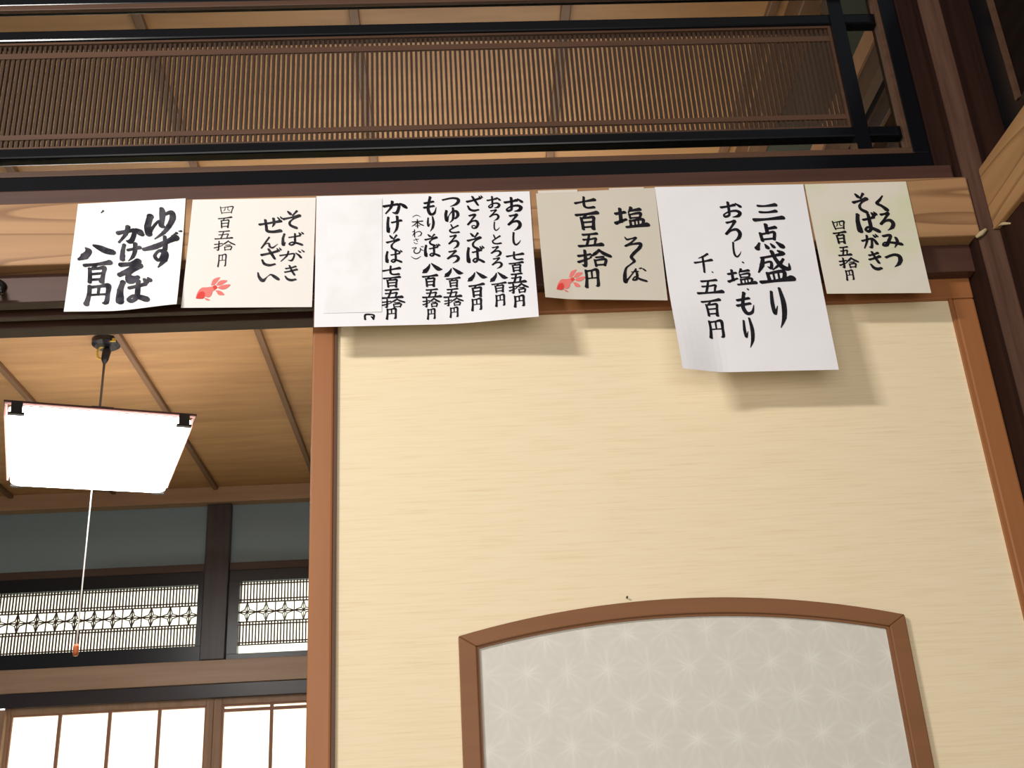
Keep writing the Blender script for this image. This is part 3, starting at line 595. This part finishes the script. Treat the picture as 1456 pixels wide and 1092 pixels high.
fish(o, sf, '1620,7476 1646,7554 1682,7582 1732,7594 1705,7543 1661,7483;1680,7474 1711,7525 1753,7550 1812,7542 1776,7502 1720,7472;1691,7439 1747,7471 1841,7482 1810,7434 1762,7410 1716,7417;1667,7396 1707,7395 1745,7367 1764,7328 1728,7323 1696,7331 1682,7361;1434,7284 1452,7352 1483,7412 1518,7445 1572,7447 1625,7455 1666,7466 1684,7439 1662,7405 1633,7380 1616,7329 1580,7296 1541,7306 1520,7281 1480,7277;1533,7289 1566,7279 1597,7252 1570,7250 1545,7263;1440,7284 1457,7335 1487,7377 1527,7384 1544,7349 1527,7289 1486,7277;1639,7458 1674,7474 1691,7439 1655,7409')
B(.129, .1845, 1.3422, 1.3426, .8835, .8885).build('tape', 'tape', o); B(.2293, .2785, 1.3422, 1.3426, .8865, .8892).build('tape', 'tape', o)
o, sf = sheet(((0.2944, 0.889), (0.5065, 0.8866), (0.2953, 0.595), (0.5029, 0.5916)), lambda u, v: .012*v*v+.016*sm(.30, -.05, u)*sm(.5, 1, v), 'copy_paper', 'tall white sheet hanging lowest, with three columns of bold brush writing')
letter(o, sf, 'dish_lettering', '三 4482 8415 423 315;点 4433 8013 396 411;盛 4432 7532 466 512;り 4404 6884 267 626', 1.02, 'ink')
letter(o, sf, 'dish_lettering', 'お 3979 8469 294 275;ろ 3950 8123 229 351;し 3951 7817 142 259;. 4019 7615 47 57;塩 3962 7383 370 268;. 4023 7187 47 53;も 3953 6965 269 344;り 3939 6518 181 456', 1.08, 'ink')
letter(o, sf, 'price_lettering', '千 3474 7628 239 302;. 3578 7476 42 47;五 3506 7248 342 242;百 3489 6922 255 270;円 3510 6588 225 277', 0.98, 'ink')
o, sf = sheet(((0.5085, 0.8865), (0.6551, 0.8863), (0.5097, 0.7087), (0.6529, 0.7044)), lambda u, v: .003*v*v, 'washi_green', 'pale green tinted card, rightmost of the six menu sheets')
letter(o, sf, 'dish_lettering', 'く 6124 8515 153 242;ろ 6142 8203 208 294;み 6142 7887 275 215;つ 6123 7574 213 236', 1.32, 'ink')
letter(o, sf, 'dish_lettering', 'そ 5827 8520 204 321;ば 5866 8198 296 331;が 5849 7884 237 234;き 5854 7579 204 292', 1.32, 'ink')
letter(o, sf, 'price_lettering', '四 5451 8166 188 158;百 5439 7971 178 201;五 5455 7746 170 164;拾 5484 7556 266 172;円 5462 7365 121 163', 1.15, 'ink')
# ================================================================ THE PENDANT LAMP IN THE ROOM BEHIND
LX, LY, LZ = -1.1255, 3.3772, 1.29
P_ = thing('pendant_lamp', (LX, LY, HC-.06), 'lit rectangular white pendant lamp hanging by a cord in the room behind', 'lamp')
LM = Matrix.Rotation(.3463, 3, 'Z') @ Matrix.Rotation(.0513, 3, 'X') @ Matrix.Rotation(-.0161, 3, 'Y')
def LQ(x, y, z):
    q = LM @ Vector((x, y, z-LZ)); return (LX+q.x, LY+q.y, LZ+q.z)
def lbox(mb, x0, x1, y0, y1, z0, z1):
    k = len(mb.v); mb.box(x0, x1, y0, y1, z0, z1); mb.v[k:] = [LQ(*p) for p in mb.v[k:]]; return mb
def lring(mb, x, y, w, z0, z1):
    lbox(mb, -x, x, -y, -y+w, z0, z1); lbox(mb, -x, x, y-w, y, z0, z1); lbox(mb, -x, -x+w, -y+w, y-w, z0, z1); lbox(mb, x-w, x, -y+w, y-w, z0, z1); return mb
hx, hy = .247, .362
d_ = MB(); n = 6; rad = .03                      # rounded, slightly tapered acrylic shade
out = []
for (sx, sy, a0) in ((1, 1, 0), (-1, 1, 90), (-1, -1, 180), (1, -1, 270)):
    for j in range(n+1):
        a = math.radians(a0+90*j/n); out.append((sx*(hx-rad)+rad*math.cos(a), sy*(hy-rad)+rad*math.sin(a)))
m_ = len(out); lv = []
for (s, z) in ((.965, LZ), (.99, LZ+.005), (1, LZ+.014), (1.0, LZ+.032)):
    lv += [LQ(p[0]*s, p[1]*s, z) for p in out]
fs = [tuple(range(m_))[::-1], tuple(range(3*m_, 4*m_))]+[(r_*m_+i, r_*m_+(i+1) % m_, (r_+1)*m_+(i+1) % m_, (r_+1)*m_+i) for r_ in range(3) for i in range(m_)]
d_.add(lv, fs).build('shade', 'lamp', P_)
lbox(lbox(lring(MB(), hx+.010, hy+.008, .005, LZ+.0335, LZ+.038), -hx-.010, -hx-.005, -hy*.97, hy*.88, LZ+.008, LZ+.0334), hx+.001, hx+.005, -hy*.97, hy*.9, LZ+.012, LZ+.0334).build('tray_side', 'tray', P_)
lring(MB(), hx+.013, hy+.012, .010, LZ+.038, LZ+.043).build('tray_rim', 'rim', P_)
for sx in (-1, 1):
    for sy in (-1, 1):
        c = MB(); xx = sx*(hx-.022); yy = sy*(hy+.0125)
        lbox(c, xx-.015, xx+.015, min(yy, yy+sy*.004), max(yy, yy+sy*.004), LZ+.004, LZ+.040); lbox(c, xx-.021, xx+.021, min(yy-sy*.012, yy+sy*.005), max(yy-sy*.012, yy+sy*.005), LZ+.002, LZ+.008)
        c.build('corner_clip', 'black_plastic', P_)
c = MB(); lbox(c, -hx*.84, hx*.84, -hy*.84, hy*.84, LZ+.033, LZ+.036); c.build('uplight_blocker', 'uplight_blocker', P_)  # added plate over the shade top, cuts the light thrown on the ceiling
c = MB(); lbox(c, -hx, hx, -.012, .012, LZ+.043, LZ+.050); lbox(c, -.03, .03, -hy, hy, LZ+.043, LZ+.049); br_ = c.build('cross_brace', 'black_plastic', P_)
MB().tube([(LX, LY, LZ+.048), (LX, LY, HC-.055)], .004, 8).build('cord', 'cord', P_, smooth=True)
MB().tube([(LX, LY, LZ), (LX, LY, .715)], .0022, 6).build('pull_string', 'string', P_)
MB().tube([(LX, LY, z) for z in (.716, .708, .690, .682)], [.006, .0085, .0085, .006], 10).build('pull_knob', 'knob', P_, smooth=True)
ro = MB(); ro.tube([(LX, LY, HC-.0005), (LX, LY, HC-.018), (LX, LY, HC-.026)], [.045, .045, .034], 24).build('ceiling_rosette', 'black_plastic', P_)
hk = MB(); hk.tube([(LX-.012+.014*math.cos(a), LY, HC-.045+.022*math.sin(a)) for a in [i*math.pi/9 for i in range(19)]], .004, 8).build('hook_loop', 'yellow', P_, smooth=True)
MB().tube([(LX+.004, LY, HC-.028), (LX+.004, LY, HC-.04), (LX, LY, HC-.07), (LX, LY, HC-.085)], [.010, .014, .012, .005], 10).build('cord_grip', 'black_plastic', P_, smooth=True)
B(LX+.006, LX+.04, LY-.034, LY-.030, HC-.022, HC-.010).build('rating_tag', 'yellow', P_)

# ================================================================ SMALL THINGS
nl = thing('nail', (.2065, 1.396, .318), 'tiny dark nail stuck in the cream cloth just above the arched frame', 'nail')
MB().tube([(.2065, 1.3982, .3205), (.2065, 1.3945, .321)], .0008, 8).build('shank', 'steel', nl)
MB().tube([(.2065, 1.3945, .321), (.2065, 1.3930, .3211)], [.0013, .0011], 10).build('head', 'steel', nl)
hk = thing('coat_hook', (-.601, 1.365, .755), 'dark iron hook on the reddish rail at the left edge of the photo', 'hook')
MB().tube([(-.607, 1.3688, .776), (-.607, 1.363, .776), (-.607, 1.361, .776)], [.011, .010, .006], 16).build('back_plate', 'steel', hk, smooth=True)
MB().tube([(-.607, 1.361, .777), (-.605, 1.352, .770), (-.605, 1.346, .762), (-.603, 1.344, .757)], [.005, .0045, .005, .005], 8).build('stem', 'steel', hk, smooth=True)
B(-.625, -.588, 1.338, 1.346, .752, .763).build('cross_arm', 'steel', hk, bevel=.003)
cl = MB(); cp = []
for i in range(22):
    x = -.70+.137*i/21; cp.append((x, 1.4085, .964+.0018*math.sin(i*1.7)+.001*math.sin(i*4.1)))
cl.tube(cp, [.004]+[.0088+.0014*math.sin(i*2.3) for i in range(20)]+[.0055], 10)
tag(cl.build('dark_cloth_roll', 'cloth', smooth=True), 'dark lumpy roll lying on the bottom rail of the slatted transom, far left', 'cloth roll')
